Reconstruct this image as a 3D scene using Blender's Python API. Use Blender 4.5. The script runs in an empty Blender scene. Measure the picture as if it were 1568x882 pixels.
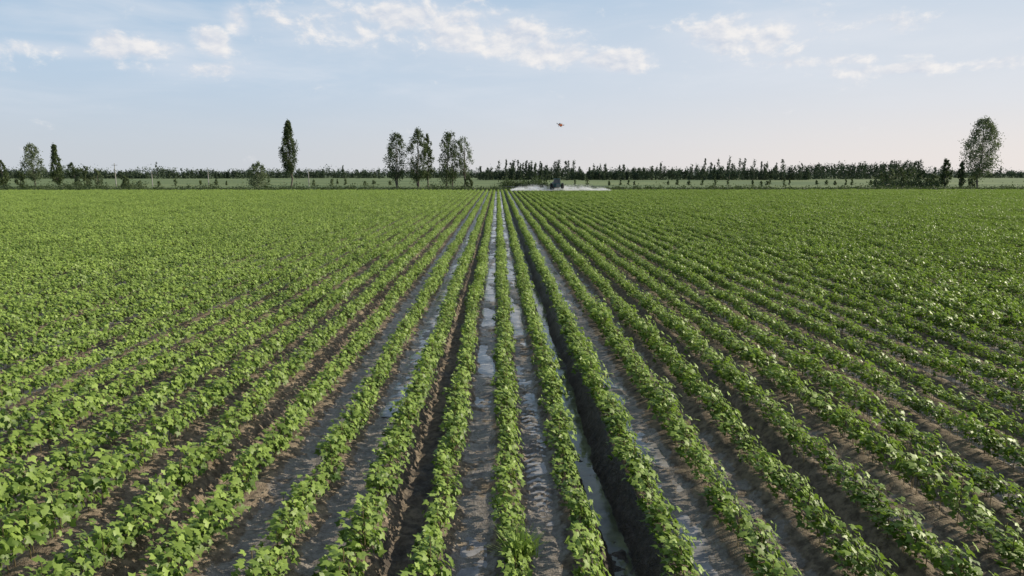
import bpy, math, random
import numpy as np
from mathutils import Vector, Matrix
random.seed(7); rng=np.random.default_rng(11)
S=bpy.context.scene
S.view_settings.view_transform='Standard'; S.view_settings.look='None'; S.view_settings.exposure=0
# ---------------------------------------------------------------- camera
H=4.3; F=1045.0; PITCH=math.radians(9.56); YAW=math.radians(1.2)
cam_d=bpy.data.cameras.new("camera"); cam=bpy.data.objects.new("camera",cam_d); S.collection.objects.link(cam)
cam_d.lens=24; cam_d.sensor_width=36; cam_d.clip_end=20000; cam_d.clip_start=0.1
cam.location=(0,0,H); cam.rotation_euler=(math.pi/2-PITCH,0,-YAW); S.camera=cam
def ray(px,py):
    dx=(px-784)/F; dz=(441-py)/F
    y=math.cos(PITCH)+math.sin(PITCH)*dz; z=-math.sin(PITCH)+math.cos(PITCH)*dz
    X=dx*math.cos(YAW)+y*math.sin(YAW); Y=-dx*math.sin(YAW)+y*math.cos(YAW)
    return X,Y,z
def at(px,py,D):
    X,Y,z=ray(px,py); return X/Y*D, H+z/Y*D
# ---------------------------------------------------------------- sun
SUN_EL=math.radians(24); SUN_AZ=math.radians(80)   # clockwise from +Y (to the right)
sd=Vector((math.sin(SUN_AZ)*math.cos(SUN_EL),math.cos(SUN_AZ)*math.cos(SUN_EL),math.sin(SUN_EL)))
sl=bpy.data.lights.new("sun","SUN"); sl.energy=5.0; sl.angle=math.radians(0.5); sl.color=(1.0,0.90,0.72)
so=bpy.data.objects.new("sun",sl); S.collection.objects.link(so)
so.rotation_euler=sd.to_track_quat('Z','Y').to_euler(); so.location=(60,10,60)
# ---------------------------------------------------------------- node helpers
class NT:
    def __init__(s,nt): s.nt=nt; s.n=nt.nodes; s.l=nt.links
    def add(s,t,**k):
        n=s.n.new(t)
        for a,b in k.items(): setattr(n,a,b)
        return n
    def put(s,sock,v):
        if hasattr(v,'is_output'): s.l.new(v,sock)
        else: sock.default_value=v
    def m(s,op,a,b=None,c=None,clamp=False):
        n=s.add('ShaderNodeMath',operation=op); n.use_clamp=clamp
        s.put(n.inputs[0],a)
        if b is not None: s.put(n.inputs[1],b)
        if c is not None: s.put(n.inputs[2],c)
        return n.outputs[0]
    def mix(s,f,a,b):
        n=s.add('ShaderNodeMix',data_type='RGBA'); s.put(n.inputs[0],f)
        for i,v in ((6,a),(7,b)):
            if not hasattr(v,'is_output') and len(v)==3: v=(*v,1)
            s.put(n.inputs[i],v)
        return n.outputs[2]
    def noise(s,vec,scale,detail=4,rough=0.55,dist=0.0):
        n=s.add('ShaderNodeTexNoise'); n.inputs['Scale'].default_value=scale
        n.inputs['Detail'].default_value=detail; n.inputs['Roughness'].default_value=rough
        n.inputs['Distortion'].default_value=dist
        if vec is not None: s.l.new(vec,n.inputs['Vector'])
        return n.outputs[0]
    def sstep(s,v,a,b,lo=0.,hi=1.):
        n=s.add('ShaderNodeMapRange',interpolation_type='SMOOTHSTEP'); s.put(n.inputs[0],v)
        for i,q in enumerate((a,b,lo,hi)): n.inputs[i+1].default_value=q
        return n.outputs[0]
def newmat(name):
    m=bpy.data.materials.new(name); m.use_nodes=True; t=NT(m.node_tree)
    p=t.n['Principled BSDF']; return m,t,p
def bump(t,p,h,strength=0.5,dist=0.05):
    b=t.add('ShaderNodeBump'); b.inputs['Strength'].default_value=strength; b.inputs['Distance'].default_value=dist
    t.l.new(h,b.inputs['Height']); t.l.new(b.outputs[0],p.inputs['Normal'])
# ---------------------------------------------------------------- world
w=bpy.data.worlds.new("World"); S.world=w; w.use_nodes=True; t=NT(w.node_tree)
bg=t.n['Background']; STR=0.12; bg.inputs[1].default_value=STR
sky=t.add('ShaderNodeTexSky',sky_type='NISHITA'); sky.sun_disc=False; sky.sun_elevation=SUN_EL; sky.sun_rotation=SUN_AZ
sky.air_density=1.0; sky.dust_density=1.5; sky.ozone_density=1.0
tc=t.add('ShaderNodeTexCoord'); sx=t.add('ShaderNodeSeparateXYZ'); t.l.new(tc.outputs['Generated'],sx.inputs[0])
X,Y,Z=sx.outputs
el=t.m('ARCSINE',Z); az=t.m('ARCTAN2',X,Y)
K=1/STR
def C(r,g,b): return tuple(((c/255)/12.92 if c<11 else ((c/255+0.055)/1.055)**2.4)*K for c in (r,g,b))
side=t.sstep(az,-0.6,0.7)
hor=t.mix(side,C(202,208,215),C(236,229,226))
mid=t.mix(side,C(187,207,227),C(217,223,232))
zen=t.mix(side,C(122,172,212),C(174,202,228))
g1=t.mix(t.sstep(el,0.0,0.14),hor,mid); g2=t.mix(t.sstep(el,0.11,0.37),g1,zen)
base=t.mix(t.sstep(el,0.28,0.55,0.97,0.0),sky.outputs[0],g2)
cv=t.add('ShaderNodeCombineXYZ'); t.l.new(az,cv.inputs[0]); t.l.new(t.m('MULTIPLY',el,1.6),cv.inputs[1])
n1=t.noise(cv.outputs[0],18,8,0.62,0.2)
cv2=t.add('ShaderNodeVectorMath',operation='ADD'); t.l.new(cv.outputs[0],cv2.inputs[0]); cv2.inputs[1].default_value=(0.006,0.012,0)
n1s=t.noise(cv2.outputs[0],18,4,0.58,0.2)
def azel(px,py):
    x,y,z=ray(px,py); r=math.sqrt(x*x+y*y+z*z); return math.atan2(x,y),math.asin(z/r)
blobs=[(520,42,110,26,.8),(640,30,120,24,.95),(740,58,110,25,1.2),(830,82,60,18,1.2),(945,94,48,15,1.15),
 (322,62,24,16,1.15),(245,76,42,15,.9),(165,66,24,13,1.1),(90,76,70,9,.8),(363,32,15,17,1.2),(300,108,75,12,.75),
 (1150,55,95,30,.95),(1240,95,110,8,.8),(1410,104,130,8,.8),(1340,38,80,13,.55)]
mask=None
for (px,py,wx,wy,a) in blobs:
    A,E=azel(px,py)
    dx=t.m('MULTIPLY_ADD',az,F/wx,-A*F/wx); dy=t.m('MULTIPLY_ADD',el,F/wy,-E*F/wy)
    r2=t.m('MULTIPLY_ADD',dx,dx,t.m('MULTIPLY',dy,dy))
    g=t.m('MULTIPLY',t.m('EXPONENT',t.m('MULTIPLY',r2,-0.65)),a)
    mask=g if mask is None else t.m('MAXIMUM',mask,g)
d=t.m('MULTIPLY_ADD',mask,0.62,t.m('MULTIPLY',t.m('SUBTRACT',n1,0.5),1.9))
dens=t.sstep(d,0.22,0.62)
sh=t.m('MULTIPLY_ADD',t.m('SUBTRACT',n1,n1s),3.2,0.55,clamp=True)
cc=t.mix(sh,C(203,211,225),C(245,242,240))
cv3=t.add('ShaderNodeVectorMath',operation='MULTIPLY'); t.l.new(cv.outputs[0],cv3.inputs[0]); cv3.inputs[1].default_value=(1,3.2,1)
veil=t.m('MULTIPLY',t.sstep(t.noise(cv3.outputs[0],3.5,5,0.6,0.3),0.40,0.75),t.sstep(el,0.02,0.14,0,0.5))
c0=t.mix(veil,base,C(226,230,237))
c0=t.mix(t.m('MULTIPLY',t.sstep(mask,0.05,0.9),0.5),c0,C(216,223,234))
fin=t.mix(t.m('MULTIPLY',dens,0.88),c0,cc)
t.l.new(fin,bg.inputs[0])
# ---------------------------------------------------------------- numpy noise
def vnoise(x,y,seed=0):
    xi=np.floor(x).astype(np.int64); yi=np.floor(y).astype(np.int64); fx=x-xi; fy=y-yi
    fx=fx*fx*(3-2*fx); fy=fy*fy*(3-2*fy)
    def h(a,b):
        n=(a*374761393+b*668265263+seed*974711)&0xffffffff
        n=((n^(n>>13))*1274126177)&0xffffffff; n=n^(n>>16)
        return (n&0xffff)/65535.0
    return (h(xi,yi)*(1-fx)+h(xi+1,yi)*fx)*(1-fy)+(h(xi,yi+1)*(1-fx)+h(xi+1,yi+1)*fx)*fy
def fbm(x,y,o=4,seed=0):
    s=0;a=0.5;tt=0
    for i in range(o):
        s=s+a*vnoise(x*2**i,y*2**i,seed+i); tt+=a; a*=0.5
    return s/tt
# ---------------------------------------------------------------- rows
R=[0.16,1.0,1.94,2.9,3.82]; L=[-0.74,-1.54,-2.46,-3.44,-4.4]
while R[-1]<170: R.append(R[-1]+0.93+0.02*math.sin(len(R)*1.7))
while L[-1]>-170: L.append(L[-1]-0.94-0.02*math.sin(len(L)*2.1))
rows=np.array(sorted(L+R)); i0=int(np.where(rows==0.16)[0][0])
nf=len(rows)-1
depth=np.where((np.arange(nf)-i0)%3==0,0.20,0.11).astype(float)
film=np.where((np.arange(nf)-i0)%3==0,0.0,0.6); wet=np.full(nf,0.05)
def setf(k,dp,fl,we): depth[i0+k]=dp; film[i0+k]=fl; wet[i0+k]=we
setf(-1,.12,.75,.45); setf(0,.12,.75,.45); setf(1,.44,0,1.2); setf(2,.10,.9,.35); setf(3,.13,.6,.2); setf(4,.24,0,.3); setf(5,.1,.5,.1)
setf(-2,.24,0,.45); setf(-3,.09,.9,.15); setf(-4,.09,.8,.05); setf(-5,.22,0,.15); setf(-6,.1,.4,.05)
FIELD=165.0
def ground(x,y):
    k=np.clip(np.searchsorted(rows,x)-1,0,nf-1)
    tt=np.clip((x-rows[k])/(rows[k+1]-rows[k]),0,1)
    prof=np.clip(np.sin(np.pi*tt)**2*1.35,0,1)
    ditch=(k==i0+1)
    prof=np.where(ditch,np.clip((0.5-np.abs(tt-0.5+0.05*np.sin(y*0.7)+0.08*(vnoise(y*1.6,tt*0,4)-.5)))/0.30-0.25,0,1),prof)
    infield=np.clip((FIELD-y)/1.5,0,1)*(np.abs(x)<168)
    z=-depth[k]*prof*infield
    n=fbm(x*2.2,y*1.3,4,3)-0.5
    c=fbm(x*9,y*9,3,11)-0.5
    c2=np.abs(fbm(x*15,y*15,2,19)-0.5)
    clod=np.where(film[k]>0.3,0.04,0.10)
    z=z+ (n*0.06 + (c+c2*.5)*clod*np.clip(prof+0.5,0,1))*infield
    wk=((k==i0-1)|(k==i0)|(k==i0+2))
    xw=x+.35*(fbm(x*1.3,y*1.3,2,71)-.5); yw=y+.9*x+.5*(fbm(x*1.1+9,y*1.1,2,72)-.5)
    z=z+np.where(wk,((fbm(xw*1.1,yw*0.8,3,21)-0.5)*0.15-np.abs(fbm(xw*.8,yw*1.1,3,31)-.5)*.07+.012)*prof,0)*infield
    z=z+np.where(ditch,(vnoise(x*3,y*.9,61)-.45)*.09*prof,0)
    tr=(k==i0)*np.clip((13.2-y)/1.0,0,1)*np.clip((y-8.2)/0.6,0,1)
    lug=np.sin((y+np.abs(x-0.58)*0.9)*2*np.pi/0.19)
    z=z+tr*prof*np.where(np.abs(x-.58)<.26,0.028*np.sign(lug)*np.minimum(1,np.abs(lug)*2)*np.clip(vnoise(x*3,y*2,44)*2-.5,0,1),0)
    z=z-infield*0.02
    return z,wet[k],film[k],infield,prof
def seq(vals):
    out=[]
    for a,b,st in vals:
        n=max(1,int(round((b-a)/st))); out+=list(np.linspace(a,b,n,endpoint=False))
    return out
xs=seq([(-9000,-1000,1000),(-1000,-200,80),(-200,-60,3.0),(-60,-14,0.235),(-14,-5,0.09),(-5,-1,.05),(-1,2.2,0.034),(2.2,6,0.05),(6,14,0.09),(14,60,0.235),(60,200,3.0),(200,1000,80),(1000,9001,1000)])
ys=seq([(-500,-20,60),(-20,3,1.0)]); y=3.0
while y<170: ys.append(y); y+=max(0.036,y*0.0062)
ys+=seq([(170,500,15),(500,2000,150),(2000,12001,1000)])
xs=np.array(xs); ys=np.array(ys)
GX,GY=np.meshgrid(xs,ys); gz,gw,gf,gi,gp=ground(GX,GY)
def grid_mesh(name,GX,GY,GZ):
    ny,nx=GX.shape; me=bpy.data.meshes.new(name)
    co=np.stack([GX,GY,GZ],-1).reshape(-1,3).astype(np.float32)
    idx=np.arange(ny*nx).reshape(ny,nx)
    q=np.stack([idx[:-1,:-1],idx[:-1,1:],idx[1:,1:],idx[1:,:-1]],-1).reshape(-1,4)
    me.vertices.add(len(co)); me.vertices.foreach_set('co',co.ravel())
    me.loops.add(q.size); me.loops.foreach_set('vertex_index',q.ravel().astype(np.int32))
    me.polygons.add(len(q)); me.polygons.foreach_set('loop_start',np.arange(0,q.size,4,dtype=np.int32))
    me.update(calc_edges=True); me.polygons.foreach_set('use_smooth',np.ones(len(q),bool)); return me
def raw_mesh(name,co,faces,k,mats=None,midx=None,attrs=None,smooth=False):
    me=bpy.data.meshes.new(name); co=np.asarray(co,np.float32); f=np.asarray(faces,np.int32)
    me.vertices.add(len(co)); me.vertices.foreach_set('co',co.ravel())
    me.loops.add(f.size); me.loops.foreach_set('vertex_index',f.ravel())
    me.polygons.add(len(f)); me.polygons.foreach_set('loop_start',np.arange(0,f.size,k,dtype=np.int32))
    for m in (mats or []): me.materials.append(m)
    me.update(calc_edges=True)
    if midx is not None: me.polygons.foreach_set('material_index',np.asarray(midx,np.int32))
    if attrs is not None:
        a=me.attributes.new('tone','FLOAT','FACE'); a.data.foreach_set('value',np.asarray(attrs,np.float32))
    if smooth: me.polygons.foreach_set('use_smooth',np.ones(len(f),bool))
    return me
def link(name,me,parent=None):
    o=bpy.data.objects.new(name,me); S.collection.objects.link(o)
    if parent: o.parent=parent
    return o
gm=grid_mesh("ground",GX,GY,gz)
for nm,arr in (('wet',gw*gi),('film',gf*gi*gp),('field',gi),('prof',gp)):
    a=gm.attributes.new(nm,'FLOAT','POINT'); a.data.foreach_set('value',arr.ravel().astype(np.float32))
m,t,p=newmat("field_soil")
def attr(t,n):
    a=t.add('ShaderNodeAttribute'); a.attribute_name=n; return a.outputs['Fac']
geo=t.add('ShaderNodeNewGeometry'); P=geo.outputs['Position']
ps=t.add('ShaderNodeSeparateXYZ'); t.l.new(P,ps.inputs[0])
W_,FI,FD,PR=[attr(t,k) for k in ('wet','film','field','prof')]
nA=t.noise(P,1.3,5,0.6); nB=t.noise(P,9,5,0.65); nC=t.noise(P,45,3,0.6)
soil=t.mix(t.sstep(nB,.3,.7),(0.10,0.075,0.052),(0.34,0.27,0.19))
wetm=t.sstep(t.m('ADD',W_,t.m('MULTIPLY',t.m('SUBTRACT',nA,0.5),1.6)),0.25,0.75)
soil=t.mix(wetm,soil,t.mix(t.sstep(nB,.3,.7),(0.020,0.015,0.011),(0.09,0.068,0.05)))
filmm=t.sstep(t.m('MULTIPLY_ADD',t.m('SUBTRACT',t.noise(P,2.6,6,0.65),0.5),2.4,FI),0.45,0.66)
fcol=t.mix(t.sstep(nB,.3,.7),(0.15,0.13,0.11),(0.34,0.305,0.275))
col=t.mix(t.m('MULTIPLY',filmm,0.85),soil,fcol)
vg=t.mix(t.noise(P,0.35,5,0.6),(0.04,0.06,0.018),(0.10,0.13,0.045))
st=t.add('ShaderNodeVectorMath',operation='MULTIPLY'); t.l.new(P,st.inputs[0]); st.inputs[1].default_value=(0.012,0.05,1)
ff=t.mix(t.sstep(t.noise(st.outputs[0],1.0,5,0.6),0.35,0.65),(0.075,0.13,0.038),(0.175,0.225,0.08))
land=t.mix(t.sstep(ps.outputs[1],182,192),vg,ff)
land=t.mix(t.sstep(ps.outputs[1],500,1800),land,(0.17,0.21,0.18))  # distance haze painted as a paler grey-green ground colour
col=t.mix(FD,land,col)
t.l.new(col,p.inputs['Base Color'])
rg=t.m('MULTIPLY_ADD',t.m('MAXIMUM',t.m('MULTIPLY',filmm,0.98),t.m('MULTIPLY',wetm,.8)),-0.65,0.95)
rg=t.m('MULTIPLY_ADD',t.m('SUBTRACT',nA,.5),.5,rg,clamp=True)
rg=t.m('MAXIMUM',rg,t.m('SUBTRACT',1.0,FD)); t.l.new(rg,p.inputs['Roughness'])
p.inputs['Specular IOR Level'].default_value=0.5
bump(t,p,t.m('MULTIPLY_ADD',nC,0.5,nB),0.7,0.05)
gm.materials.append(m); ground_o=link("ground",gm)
# ---------------------------------------------------------------- water
def wmat(name,base,rough):
    m,t,p=newmat(name); g=t.add('ShaderNodeNewGeometry').outputs['Position']
    n=t.noise(g,3,6,0.65); t.l.new(t.mix(t.sstep(n,.35,.65),tuple(c*0.6 for c in base),tuple(c*1.2 for c in base)),p.inputs['Base Color'])
    t.l.new(t.sstep(t.noise(g,1.7,4,.6),.4,.65,rough*.5,rough*2.2),p.inputs['Roughness']); p.inputs['IOR'].default_value=1.5
    bump(t,p,t.noise(g,7,4,0.5),0.12,0.02); return m
w1=wmat("muddy_water",(0.32,0.305,0.30),0.14); w2=wmat("ditch_water",(0.18,0.19,0.125),0.06)
wv=[];wf=[];wm=[]
def strip(x0,x1,y0,y1,z,mi):
    yy=np.arange(y0,y1,2.0)
    for a in yy:
        b=min(a+2.0,y1); k=len(wv)
        wv.extend([(x0,a,z),(x1,a,z),(x1,b,z),(x0,b,z)]); wf.append((k,k+1,k+2,k+3)); wm.append(mi)
strip(-0.60,0.02,6.0,13.5,-0.140,0); strip(-0.60,0.02,13.5,FIELD-2,-0.126,0); strip(0.30,0.86,8,16,-0.143,0); strip(0.30,0.86,16,FIELD-2,-0.127,0)
strip(1.1,1.84,3,30,-0.418,1); strip(2.1,2.75,6,60,-0.121,0); strip(-2.3,-1.7,12,50,-0.107,0)
link("furrow_water",raw_mesh("furrow_water",wv,wf,4,[w1,w2],wm))
# ---------------------------------------------------------------- foliage materials
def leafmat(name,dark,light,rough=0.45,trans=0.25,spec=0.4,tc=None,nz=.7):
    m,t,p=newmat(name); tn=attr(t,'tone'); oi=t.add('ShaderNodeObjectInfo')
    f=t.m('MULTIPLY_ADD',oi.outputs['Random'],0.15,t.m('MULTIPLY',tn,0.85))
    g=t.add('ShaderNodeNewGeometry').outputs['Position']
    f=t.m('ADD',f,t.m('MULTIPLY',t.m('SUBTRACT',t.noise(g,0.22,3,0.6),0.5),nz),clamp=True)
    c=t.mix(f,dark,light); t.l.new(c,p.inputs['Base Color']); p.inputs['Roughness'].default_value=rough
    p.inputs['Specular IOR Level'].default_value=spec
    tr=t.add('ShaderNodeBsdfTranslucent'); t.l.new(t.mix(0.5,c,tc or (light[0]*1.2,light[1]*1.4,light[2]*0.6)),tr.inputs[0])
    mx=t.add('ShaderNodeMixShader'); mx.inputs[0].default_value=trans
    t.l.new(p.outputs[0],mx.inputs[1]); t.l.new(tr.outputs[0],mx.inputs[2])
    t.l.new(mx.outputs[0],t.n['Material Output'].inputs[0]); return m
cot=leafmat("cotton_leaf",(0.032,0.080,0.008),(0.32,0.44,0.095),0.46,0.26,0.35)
sm,t,p=newmat("cotton_stem"); g=t.add('ShaderNodeNewGeometry').outputs['Position']
t.l.new(t.mix(t.noise(g,20),(0.10,0.06,0.035),(0.16,0.15,0.06)),p.inputs['Base Color']); p.inputs['Roughness'].default_value=0.7
def leaf_template():
    ang=[-150,-112,-75,-42,-20,0,20,42,75,112,150]
    rad=[.45,.62,.88,.52,.62,1.08,.62,.52,.88,.62,.45]
    ring=[(r*math.sin(math.radians(a)),r*math.cos(math.radians(a)),-0.16*r*r+(0.06 if i%2 else -0.03)) for i,(a,r) in enumerate(zip(ang,rad))]
    v=[(0,-0.12,0.05)]+ring
    f=[(0,i+1,i) for i in range(1,len(ring))]
    return np.array(v),np.array(f)
LV,LF=leaf_template()
sdn=np.array(sd)
def leaf_cloud(pos,nrm,size,roll):
    n=nrm/np.linalg.norm(nrm,axis=1,keepdims=True)
    ref=np.stack([np.cos(roll),np.sin(roll),np.zeros_like(roll)],1)
    tx=np.cross(ref,n); tx/=np.linalg.norm(tx,axis=1,keepdims=True)+1e-9; ty=np.cross(n,tx)
    v=pos[:,None,:]+size[:,None,None]*(LV[None,:,0:1]*tx[:,None]+LV[None,:,1:2]*ty[:,None]+LV[None,:,2:3]*n[:,None])
    f=LF[None]+(np.arange(len(pos))*len(LV))[:,None,None]
    return v.reshape(-1,3),f.reshape(-1,3)
segcol=bpy.data.collections.new("cotton_plants_library")
NV=22
def make_seg(i):
    VS=[];FS=[];TN=[];MI=[];off=0
    yy=-0.5
    while yy<0.5:
        st=rng.uniform(0.10,0.20); yy+=st
        hx=rng.normal(0,0.035); hh=rng.uniform(0.30,0.54)*(0.7 if rng.random()<.12 else 1); rr=rng.uniform(0.14,0.235)
        n=int(rng.integers(26,38))
        u=rng.random(n); th=rng.random(n)*2*np.pi
        ph=np.arccos(1-u*1.15)
        sh=rng.uniform(0.62,1.12,n)
        px=hx+rr*np.sin(ph)*np.cos(th)*sh; py=yy+rr*0.85*np.sin(ph)*np.sin(th)*sh
        pz=0.10+(hh-0.10)*(0.35+0.65*np.cos(ph))*sh+rng.normal(0,.03,n)
        pz=np.maximum(pz,0.03)
        pos=np.stack([px,py,pz],1)
        out=np.stack([np.sin(ph)*np.cos(th),np.sin(ph)*np.sin(th),np.cos(ph)],1)
        nr=out*0.5+np.array([0,-0.12,0.45])+sdn*0.7+rng.normal(0,.38,(n,3))
        sz=rng.uniform(0.036,0.078,n)
        v,f=leaf_cloud(pos,nr,sz,th+rng.normal(0,.6,n))
        VS.append(v);FS.append(f+off);off+=len(v)
        tv=np.clip(rng.normal(.44,.22,n)+1.0*(pz/hh-0.62)+rng.normal(0,.08),0,1); TN.append(np.repeat(tv,len(LF))); MI.append(np.zeros(len(f),int))  # canopy shade painted into leaf tone: low leaves darker, tips lighter
        sv=[];sf=[]
        def stick(a,b,r):
            a=np.array(a);b=np.array(b);k=len(sv)
            for q in (a,b):
                for g in range(3): sv.append(q+np.array([r*math.cos(g*2.1),r*math.sin(g*2.1),0]))
            for g in range(3):
                h=(g+1)%3; sf.append((k+g,k+h,k+3+h)); sf.append((k+g,k+3+h,k+3+g))
        stick((hx,yy,-0.06),(hx,yy,hh*0.9),0.005)
        for q in range(0,n,4): stick((hx,yy,pos[q][2]*0.6),pos[q],0.0022)
        sv=np.array(sv); sf=np.array(sf); VS.append(sv);FS.append(sf+off);off+=len(sv)
        TN.append(np.full(len(sf),.5));MI.append(np.ones(len(sf),int))
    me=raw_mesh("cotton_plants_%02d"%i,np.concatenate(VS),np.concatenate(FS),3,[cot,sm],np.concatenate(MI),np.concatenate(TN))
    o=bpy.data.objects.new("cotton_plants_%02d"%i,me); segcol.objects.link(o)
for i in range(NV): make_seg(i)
pts=[];rot=[];scl=[];pick=[]
for r in rows:
    ys0=max(2.5,(abs(r)-9)/0.86)
    if ys0>FIELD: continue
    y=ys0+rng.uniform(0,.9)
    while y<FIELD-1.0:
        s=rng.uniform(0.86,1.13)
        bare=fbm(np.array([r*0.35+50]),np.array([y*0.22]),3,77)[0]
        s*=0.78+0.48*bare
        if -.5<r<1.2 and y<11: s*=0.86
        elif abs(r)<1.2: s*=0.96
        wide=1.0 if abs(r)<1.2 else (1.08 if r<0 else 1.02)
        pts.append((r+rng.normal(0,.018)+0.03*math.sin(y*.35+r*3),y,-0.005)); rot.append(rng.normal(0,.05)); 
        scl.append((s*wide*rng.uniform(.9,1.12),1.03,s*rng.uniform(.88,1.14))); pick.append(int(rng.integers(0,NV)))
        y+=0.98
n=len(pts); print("segments",n)
pm=bpy.data.meshes.new("cotton_crop_rows"); pm.vertices.add(n); pm.vertices.foreach_set('co',np.array(pts,np.float32).ravel())
a=pm.attributes.new('rotz','FLOAT_VECTOR','POINT'); rv=np.zeros((n,3),np.float32); rv[:,2]=rot; a.data.foreach_set('vector',rv.ravel())
a=pm.attributes.new('scl','FLOAT_VECTOR','POINT'); a.data.foreach_set('vector',np.array(scl,np.float32).ravel())
a=pm.attributes.new('pick','INT','POINT'); a.data.foreach_set('value',np.array(pick,np.int32))
crop=link("cotton_crop_rows",pm)
ng=bpy.data.node_groups.new("instance_cotton","GeometryNodeTree")
ng.interface.new_socket("Geometry",in_out='INPUT',socket_type='NodeSocketGeometry'); ng.interface.new_socket("Geometry",in_out='OUTPUT',socket_type='NodeSocketGeometry')
N=ng.nodes; gi_=N.new('NodeGroupInput'); go=N.new('NodeGroupOutput'); iop=N.new('GeometryNodeInstanceOnPoints'); ci=N.new('GeometryNodeCollectionInfo')
ci.inputs[0].default_value=segcol; ci.inputs['Separate Children'].default_value=True; ci.inputs['Reset Children'].default_value=True
def named(nm,dt):
    q=N.new('GeometryNodeInputNamedAttribute'); q.data_type=dt; q.inputs[0].default_value=nm
    return [o for o in q.outputs if o.enabled and o.name=='Attribute'][0]
iop.inputs['Pick Instance'].default_value=True
ng.links.new(gi_.outputs[0],iop.inputs['Points']); ng.links.new(ci.outputs[0],iop.inputs['Instance'])
ng.links.new(named('pick','INT'),iop.inputs['Instance Index']); ng.links.new(named('scl','FLOAT_VECTOR'),iop.inputs['Scale'])
e2r=N.new('FunctionNodeEulerToRotation'); ng.links.new(named('rotz','FLOAT_VECTOR'),e2r.inputs[0]); ng.links.new(e2r.outputs[0],iop.inputs['Rotation'])
ng.links.new(iop.outputs[0],go.inputs[0])
md=crop.modifiers.new("instances","NODES"); md.node_group=ng
def grass_weed(x,y,n,h,rad):
    V=[];Fc=[];k=0
    for i in range(n):
        a=rng.random()*6.28; l=h*rng.uniform(.6,1.1); o_=rng.uniform(.2,1)*rad; w_=.006
        b=np.array([rng.normal(0,.05),rng.normal(0,.05),0]); d=np.array([math.cos(a),math.sin(a),0]); s_=np.array([-d[1],d[0],0])*w_
        for j,(f1,f2,ww) in enumerate(((0,0,1),(.45,.6,1),(1,.95,.2))):
            c=b+d*o_*f1**1.6+np.array([0,0,l*f2]); V+= [c-s_*ww,c+s_*ww]
        Fc+=[(k,k+1,k+3,k+2),(k+2,k+3,k+5,k+4)]; k+=6
    o=link("grass_weed",raw_mesh("grass_weed",V,Fc,4,[cot],None,rng.uniform(.3,.9,len(Fc)))); o.location=(x,y,-.03)
grass_weed(.2,6.95,150,.45,.35); grass_weed(.34,7.2,70,.3,.25)
# ---------------------------------------------------------------- trees
bark,t,p=newmat("bark"); g=t.add('ShaderNodeNewGeometry').outputs['Position']
t.l.new(t.mix(t.noise(g,1.5,5),(0.06,0.05,0.04),(0.16,0.14,0.115)),p.inputs['Base Color']); p.inputs['Roughness'].default_value=0.9
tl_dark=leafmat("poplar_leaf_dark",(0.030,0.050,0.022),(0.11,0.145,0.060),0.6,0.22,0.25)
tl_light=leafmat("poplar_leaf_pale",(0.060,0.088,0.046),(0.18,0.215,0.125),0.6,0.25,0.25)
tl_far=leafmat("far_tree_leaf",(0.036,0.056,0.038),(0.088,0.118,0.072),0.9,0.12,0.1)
tl_haze=leafmat("hazy_far_tree_leaf",(0.10,0.13,0.115),(0.15,0.18,0.155),0.9,0.1,0.05)  # aerial haze put into the leaf colour, pale and greyed
def quads(pos,size,flat=0.0):
    n=len(pos); a=rng.normal(size=(n,3)); a/=np.linalg.norm(a,axis=1,keepdims=True)
    b=np.cross(a,rng.normal(size=(n,3))); b/=np.linalg.norm(b,axis=1,keepdims=True)+1e-9
    s=size[:,None]
    v=np.stack([pos-a*s*.6,pos-b*s*.36,pos+a*s*.6,pos+b*s*.36],1).reshape(-1,3)
    return v,np.arange(4*n).reshape(n,4)
def tube(path,radii,k=6):
    path=np.array(path,float); V=[];Fc=[]
    for q,r in zip(path,radii):
        for j in range(k):
            an=2*math.pi*j/k; V.append(q+np.array([r*math.cos(an),r*math.sin(an),0]))
    for i in range(len(path)-1):
        for j in range(k):
            jj=(j+1)%k; Fc.append((i*k+j,i*k+jj,(i+1)*k+jj,(i+1)*k+j))
    return np.array(V),np.array(Fc)
def prof_poplar(t,kind):
    if kind=='column': return np.clip(np.sin(np.pi*np.clip(t,0,1)**0.75),0,1)**0.55*(1-0.25*t)
    if kind=='oval': return np.clip(np.sin(np.pi*np.clip(t*0.94+.04,0,1)**0.9),0,1)**0.6
    if kind=='cone': return np.clip(1.05-t,0,1)**0.7*np.clip(t*6,0.3,1)
    return np.clip(np.sin(np.pi*np.clip(t*.9+.1,0,1)**.7),0,1)**.5
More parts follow.
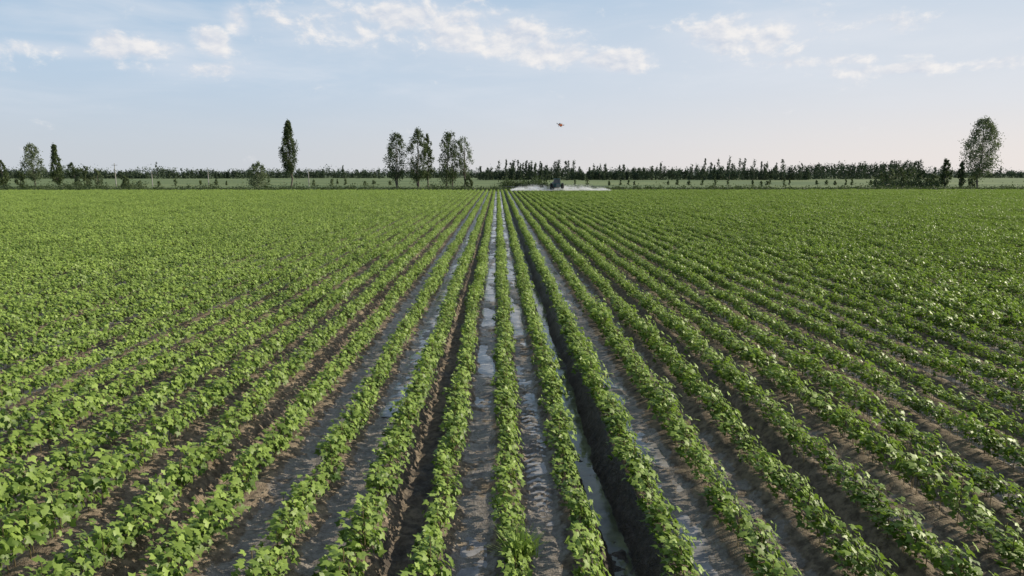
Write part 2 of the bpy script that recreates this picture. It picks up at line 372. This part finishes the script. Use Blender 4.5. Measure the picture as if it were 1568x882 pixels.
def tree_geo(h,wd,cb,kind,nclump,per,leaf,seed,trunks=1,lean=0.0,csz=None,simple=False):
    V=[];Fc=[];MI=[];TN=[];off=0
    def add(v,f,mi,tn):
        nonlocal off
        V.append(v);Fc.append(f+off);MI.append(np.full(len(f),mi));TN.append(tn if hasattr(tn,'__len__') else np.full(len(f),tn)); off+=len(v)
    for tr in range(trunks):
        bx=rng.normal(0,0.25)*(trunks>1)*wd*.3; by=rng.normal(0,0.2)*(trunks>1)*wd*.3
        wob=rng.normal(0,0.012*h,(7,2)); wob[0]=0
        zz=np.linspace(-0.3,h*(0.8 if simple else .95),7); path=[(bx+wob[i][0]+lean*zz[i],by+wob[i][1],zz[i]) for i in range(7)]
        r0=(0.011*h+0.06)*(.7 if simple else 1)
        v,f=tube(path,[r0*(1-0.93*i/6) for i in range(7)],4 if simple else 7); add(v,f,0,.5)
        path=np.array(path)
        nc=nclump//trunks
        for c in range(nc):
            tt=(c+rng.random())/nc
            rr=wd/2*prof_poplar(np.array(tt),kind)*(0.35+0.65*math.sqrt(rng.random()))*rng.uniform(.75,1.18)
            if simple: rr*=.6
            th=rng.random()*2*np.pi; cz=h*(cb+(1-cb)*tt)
            tz=np.interp(cz,path[:,2],path[:,0]); ty=np.interp(cz,path[:,2],path[:,1])
            s=(csz or wd*0.13)*rng.uniform(.6,1.35)*(1-0.45*tt)
            cpos=np.array([tz+rr*math.cos(th),ty+rr*math.sin(th),cz-s*0.3])
            if c%2==0 and not simple:
                z0=max(h*cb*0.75,cz-rr*1.6-0.04*h); a=np.array([np.interp(z0,path[:,2],path[:,0]),np.interp(z0,path[:,2],path[:,1]),z0])
                mid=(a+cpos)/2+np.array([0,0,-0.05*rr]); rb=r0*0.28*(1-0.6*tt)
                v,f=tube([a,mid,cpos],[rb,rb*.6,rb*.15],4); add(v,f,0,.5)
            n=int(per*rng.uniform(.6,1.3))
            q=rng.normal(size=(n,3))*np.array([s*.62,s*.62,s*0.95]); pos=cpos+q
            shade=np.clip(.45+.22*(q@sdn)/s+rng.normal(0,.14,n)+rng.normal(0,.06),0,1)  # sun side of each clump painted lighter, far side darker
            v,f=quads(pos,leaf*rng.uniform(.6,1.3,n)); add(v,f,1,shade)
    return np.concatenate(V),np.concatenate(Fc),np.concatenate(MI),np.concatenate(TN)
def tree(name,px,top,base,D,wpx,cb,kind,mat,nclump=70,per=55,leaf=0.34,**k):
    x,zt=at(px,top,D); h=zt; wd=wpx*D/F
    v,f,mi,tn=tree_geo(h,wd,cb,kind,nclump,per,leaf,0,**k)
    o=link(name,raw_mesh(name,v,f,4,[bark,mat],mi,tn)); o.location=(x,D,0); return o
D0=205
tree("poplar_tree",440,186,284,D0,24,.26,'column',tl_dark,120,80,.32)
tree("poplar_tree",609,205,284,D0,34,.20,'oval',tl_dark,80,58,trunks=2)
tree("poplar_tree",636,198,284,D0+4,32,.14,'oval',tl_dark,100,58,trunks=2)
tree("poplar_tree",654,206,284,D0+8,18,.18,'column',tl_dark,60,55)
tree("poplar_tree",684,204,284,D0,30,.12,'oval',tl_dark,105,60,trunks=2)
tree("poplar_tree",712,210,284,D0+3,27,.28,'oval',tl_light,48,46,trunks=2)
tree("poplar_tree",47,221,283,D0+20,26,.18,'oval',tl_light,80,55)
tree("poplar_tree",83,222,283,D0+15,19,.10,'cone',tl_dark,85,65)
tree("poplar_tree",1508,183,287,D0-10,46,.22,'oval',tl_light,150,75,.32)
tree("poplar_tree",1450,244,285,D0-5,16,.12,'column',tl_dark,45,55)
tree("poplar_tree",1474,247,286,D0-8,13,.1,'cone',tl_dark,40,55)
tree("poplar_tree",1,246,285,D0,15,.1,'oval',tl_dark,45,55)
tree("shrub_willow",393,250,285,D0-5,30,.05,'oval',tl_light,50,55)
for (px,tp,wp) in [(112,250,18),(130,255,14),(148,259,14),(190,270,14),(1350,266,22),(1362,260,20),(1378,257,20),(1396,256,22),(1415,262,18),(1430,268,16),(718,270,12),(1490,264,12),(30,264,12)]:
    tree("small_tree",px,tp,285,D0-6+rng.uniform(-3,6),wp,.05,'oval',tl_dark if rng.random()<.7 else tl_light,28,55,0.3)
def mass(name,items,mat,leaf,per,ncl):
    V=[];Fc=[];MI=[];TN=[];off=0
    for (x,D,h,wd,kind) in items:
        v,f,mi,tn=tree_geo(h,wd,0.03,kind,ncl,per,leaf,0,csz=wd*0.24,simple=True)
        v=v+np.array([x,D,0]); V.append(v);Fc.append(f+off);MI.append(mi);TN.append(tn);off+=len(v)
    return link(name,raw_mesh(name,np.concatenate(V),np.concatenate(Fc),4,[bark,mat],np.concatenate(MI),np.concatenate(TN)))
def line(x0,x1,step,D,topf,wpx,kinds,jit=3,dj=20,gap=0.):
    out=[];x=x0
    while x<x1:
        d=D+rng.uniform(-dj,dj); tp=topf(x)+rng.normal(0,jit)+7*(vnoise(np.array([x/28.]),np.array([D*1.]),8)[0]-.5); X,zt=at(x,tp,d)
        if rng.random()>gap: out.append((X,d,max(zt,1.5),wpx*rng.uniform(.6,1.4)*d/F,kinds[int(rng.integers(len(kinds)))]))
        x+=step*rng.uniform(.2,1.8)
    return out
it=[]
it+=line(735,960,7,430,lambda x:256,8,['column','oval','cone'],4,gap=.1)
it+=line(775,880,7,420,lambda x:247,8,['column','cone'],2.5)
it+=line(910,1240,8,440,lambda x:256,10,['column','cone','oval'],4,gap=.15)
it+=line(1080,1200,9,430,lambda x:247,8,['column','cone'],3)
it+=line(735,1240,3.2,450,lambda x:262.5,12,['oval'],2,25)
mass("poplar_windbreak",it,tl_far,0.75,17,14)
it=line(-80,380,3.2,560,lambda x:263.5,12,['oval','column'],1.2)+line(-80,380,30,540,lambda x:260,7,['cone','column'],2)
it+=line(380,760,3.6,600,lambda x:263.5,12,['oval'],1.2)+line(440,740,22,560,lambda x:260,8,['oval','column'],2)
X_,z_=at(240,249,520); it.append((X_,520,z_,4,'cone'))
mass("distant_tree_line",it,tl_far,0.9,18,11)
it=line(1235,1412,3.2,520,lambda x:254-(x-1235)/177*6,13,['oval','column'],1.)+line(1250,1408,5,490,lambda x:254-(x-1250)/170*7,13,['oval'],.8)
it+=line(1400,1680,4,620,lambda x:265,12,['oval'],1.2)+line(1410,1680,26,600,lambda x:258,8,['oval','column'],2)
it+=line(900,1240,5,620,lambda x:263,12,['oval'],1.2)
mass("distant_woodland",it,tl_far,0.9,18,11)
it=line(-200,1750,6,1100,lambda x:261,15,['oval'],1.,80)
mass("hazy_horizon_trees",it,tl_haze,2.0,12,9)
def scrub(name,n,xr,yr,hr,mat,leaf,per,wd=(1.,3.),pxr=None):
    V=[];Fc=[];TN=[];off=0
    for i in range(n):
        D=rng.uniform(*yr); x=at(rng.uniform(*pxr),280,D)[0] if pxr else rng.uniform(*xr)
        h=rng.uniform(*hr)*(0.5+fbm(np.array([x*.08+9]),np.array([D*.1]),3,5)[0]); ww=rng.uniform(*wd)
        q=rng.normal(size=(per,3))*np.array([ww*.4,ww*.4,h*.35]); q[:,2]=np.abs(q[:,2])+rng.random(per)*h*.3
        v,f=quads(q+np.array([x,D,-.1]),leaf*rng.uniform(.6,1.4,per)); V.append(v);Fc.append(f+off);off+=len(v)
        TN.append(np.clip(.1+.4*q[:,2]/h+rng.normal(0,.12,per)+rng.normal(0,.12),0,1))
    return link(name,raw_mesh(name,np.concatenate(V),np.concatenate(Fc),4,[mat],None,np.concatenate(TN)))
scrub("verge_weeds",1700,(-190,190),(167,180),(0.5,1.3),tl_dark,0.28,32)
scrub("verge_bushes",130,None,(176,188),(0.8,2.1),tl_dark,0.32,60,(1.2,2.5),(-60,1640))
scrub("verge_bushes",50,None,(192,206),(2.0,3.6),tl_dark,0.36,120,(1.6,3),(772,838))
scrub("verge_bushes",34,None,(190,204),(1.6,3.8),tl_dark,0.36,120,(2,3.6),(1345,1440))
scrub("verge_bushes",26,None,(188,198),(1.0,2.2),tl_dark,0.34,80,(2,3.6),(-30,215))
it=line(880,1340,13,245,lambda x:276,6,['column','oval'],2,12,.25)+line(190,420,24,250,lambda x:277,6,['oval'],1.5,14,.2)+line(450,600,18,250,lambda x:276,6,['oval'],1.5,14,.2)
mass("sapling_row",it,tl_dark,0.4,14,10)
# ---------------------------------------------------------------- poles
pm_,t,p=newmat("concrete_pole"); g=t.add('ShaderNodeNewGeometry').outputs['Position']; t.l.new(t.mix(t.noise(g,4),(0.25,0.24,0.23),(0.36,0.35,0.33)),p.inputs['Base Color'])
for px,tp in ((175,250),(318,258),(472,258),(232,262)):
    x,z=at(px,tp,225); v,f=tube([(0,0,-.3),(0,0,z)],[.16,.10],8)
    v2,f2=tube([(0,0,0),(0,0,1.8)],[.06,.06],6); v2=v2[:,[2,1,0]]-np.array([.9,0,0]); v2[:,2]+=z-.6
    o=link("utility_pole",raw_mesh("utility_pole",np.concatenate([v,v2]),np.concatenate([f,f2+len(v)]),4,[pm_])); o.location=(x,225,0)
# ---------------------------------------------------------------- tractor
import bmesh
def pmat(name,c,rough=.5,metal=0):
    m,t,p=newmat(name); g=t.add('ShaderNodeNewGeometry').outputs['Position']
    t.l.new(t.mix(t.noise(g,3,4),tuple(q*.7 for q in c),tuple(q*1.1 for q in c)),p.inputs['Base Color']); p.inputs['Roughness'].default_value=rough; p.inputs['Metallic'].default_value=metal; return m
tb=pmat("tractor_paint",(0.045,0.12,0.12),.4); tg=pmat("cab_glass",(0.05,0.06,0.07),.1); tt_=pmat("tyre_rubber",(0.02,0.02,0.02),.9); twh=pmat("tank_plastic",(0.5,0.5,0.48),.5); tst=pmat("boom_steel",(0.2,0.2,0.2),.5)
root=bpy.data.objects.new("tractor_sprayer",None); S.collection.objects.link(root)
def bevbox(name,c,s,mat,parent,taper=1.0,bev=.06):
    bm=bmesh.new(); bmesh.ops.create_cube(bm,size=1)
    for v in bm.verts:
        k=taper if v.co.z>0 else 1; v.co=Vector((v.co.x*s[0]*k,v.co.y*s[1]*k,v.co.z*s[2]))
    bmesh.ops.bevel(bm,geom=bm.edges[:],offset=bev,segments=2,affect='EDGES'); me=bpy.data.meshes.new(name); bm.to_mesh(me); bm.free(); me.materials.append(mat)
    o=link(name,me,parent); o.location=c; return o
def wheel(name,c,r,wd,parent):
    bm=bmesh.new(); pr=[(r*.35,wd*.3),(r*.62,wd*.35),(r*.85,wd*.5),(r*.97,wd*.42),(r,0),(r*.97,-wd*.42),(r*.85,-wd*.5),(r*.62,-wd*.35),(r*.35,-wd*.3)]
    rings=[]
    for j in range(28):
        a=2*math.pi*j/28; k=1.03 if j%2 else .97
        rings.append([bm.verts.new((b,q*(k if q>r*.9 else 1)*math.cos(a),q*(k if q>r*.9 else 1)*math.sin(a))) for q,b in pr])
    for j in range(28):
        A=rings[j];B=rings[(j+1)%28]
        for i in range(len(pr)-1): bm.faces.new((A[i],A[i+1],B[i+1],B[i]))
    bm.faces.new([q[0] for q in rings]); bm.faces.new([q[-1] for q in rings][::-1])
    me=bpy.data.meshes.new(name); bm.to_mesh(me); bm.free(); me.materials.append(tt_); o=link(name,me,parent); o.location=c
bevbox("hood",(0,-1.3,1.35),(.85,2.0,.8),tb,root,.9); bevbox("grille",(0,-2.32,1.3),(.65,.06,.6),tst,root,1,.02)
bevbox("cab_lower",(0,.4,1.35),(1.5,1.5,.7),tb,root); bevbox("cab_glass",(0,.4,2.1),(1.45,1.45,.85),tg,root,.88)
bevbox("cab_roof",(0,.4,2.62),(1.5,1.6,.16),tb,root); bevbox("spray_tank",(0,2.3,1.6),(1.7,1.5,1.2),twh,root,.9,.2)
for sx_ in (-1,1):
    wheel("rear_wheel",(sx_*1.15,.7,.85),.85,.5,root); wheel("front_wheel",(sx_*.95,-1.7,.55),.55,.35,root)
    bevbox("fender",(sx_*1.15,.7,1.78),(.5,1.2,.08),tb,root,1,.02)
    bevbox("boom_arm",(sx_*5.9,3.3,1.0),(10.2,.08,.08),tst,root,1,.01); bevbox("boom_truss",(sx_*4.4,3.3,1.35),(6.8,.05,.05),tst,root,1,.01)
    for i in range(8): bevbox("boom_strut",(sx_*(1.4+i*.9),3.3,1.18),(.05,.04,.30),tst,root,1,.01)
bevbox("boom_mast",(0,3.2,1.3),(1.6,.12,1.2),tst,root,1,.02); bevbox("exhaust",(.35,-1.0,2.1),(.09,.09,.8),tst,root,1,.02)
TD=156; tx,_=at(853,283,TD); root.location=(tx,TD,.1); root.scale=(1.1,1.0,1.1)
# spray mist: a drifting cloud of fine droplets blown forward from the boom
mm,t,p=newmat("water_droplets"); p.inputs['Roughness'].default_value=.6
g=t.add('ShaderNodeNewGeometry').outputs['Position']; t.l.new(t.mix(t.noise(g,1.),(.85,.87,.9),(.95,.95,.96)),p.inputs['Base Color'])
tr=t.add('ShaderNodeBsdfTranslucent'); tr.inputs[0].default_value=(.93,.94,.96,1); mx=t.add('ShaderNodeMixShader'); mx.inputs[0].default_value=.5
t.l.new(p.outputs[0],mx.inputs[1]); t.l.new(tr.outputs[0],mx.inputs[2]); t.l.new(mx.outputs[0],t.n['Material Output'].inputs[0])
nd=150000; X0,X1=at(782,290,TD)[0],at(932,290,TD)[0]
u=rng.random(nd); dxm=X0+(X1-X0)*u; dym=TD+.5+rng.normal(0,2.4,nd)
prof_u=np.sin(np.pi*np.clip(u,.01,.99))**.4
hz=(0.30+0.95*fbm(dxm*.4,dym*.25,3,91))*prof_u
dzm=.45+hz*np.abs(rng.normal(0,.62,nd)); keep=rng.random(nd)<(np.clip(fbm(dxm*.6+3,dzm*1.2,3,95)*2.4-.55,0.1,1)*prof_u)
keep&=~((np.abs(dxm-tx)<1.5)&(dym<TD+2.5)&(dzm>.9))
pp=np.stack([dxm,dym,dzm],1)[keep]; v,f=quads(pp,rng.uniform(.035,.085,len(pp))); print("droplets",len(pp))
link("spray_mist",raw_mesh("spray_mist",v,f,4,[mm]))
# ---------------------------------------------------------------- drone
dr=bpy.data.objects.new("quadcopter_drone",None); S.collection.objects.link(dr)
og=pmat("drone_orange",(0.75,0.16,0.02),.4); dwm=pmat("drone_white",(0.7,0.7,0.7),.4); dk=pmat("drone_dark",(0.04,0.04,0.04),.5)
bevbox("body",(0,0,0),(.30,.34,.15),og,dr,.75,.03); bevbox("canopy",(0,-.02,.10),(.2,.24,.07),dwm,dr,.7,.015); bevbox("camera_pod",(0,-.1,-.1),(.08,.08,.08),dk,dr,1,.02)
for a in (35,145,215,325):
    a=math.radians(a); e=(.27*math.cos(a),.27*math.sin(a),.03)
    v,f=tube([(0,0,0),(0,0,.27)],[.018,.013],6); o=link("arm",raw_mesh("arm",v,f,4,[dwm]),dr); o.rotation_euler=(0,math.pi/2,a)
    bevbox("motor",e,(.05,.05,.07),dk,dr,1,.01); b=bevbox("rotor",(e[0],e[1],.075),(.22,.025,.006),dwm,dr,1,.002); b.rotation_euler=(0,0,a*2)
for s_ in (-1,1): bevbox("landing_skid",(s_*.11,0,-.14),(.015,.26,.015),dk,dr,1,.004); bevbox("skid_leg",(s_*.11,0,-.09),(.012,.012,.1),dk,dr,1,.003)
X_,Z_=at(858,191,55); dr.location=(X_,55,Z_); dr.rotation_euler=(.3,.08,.4)
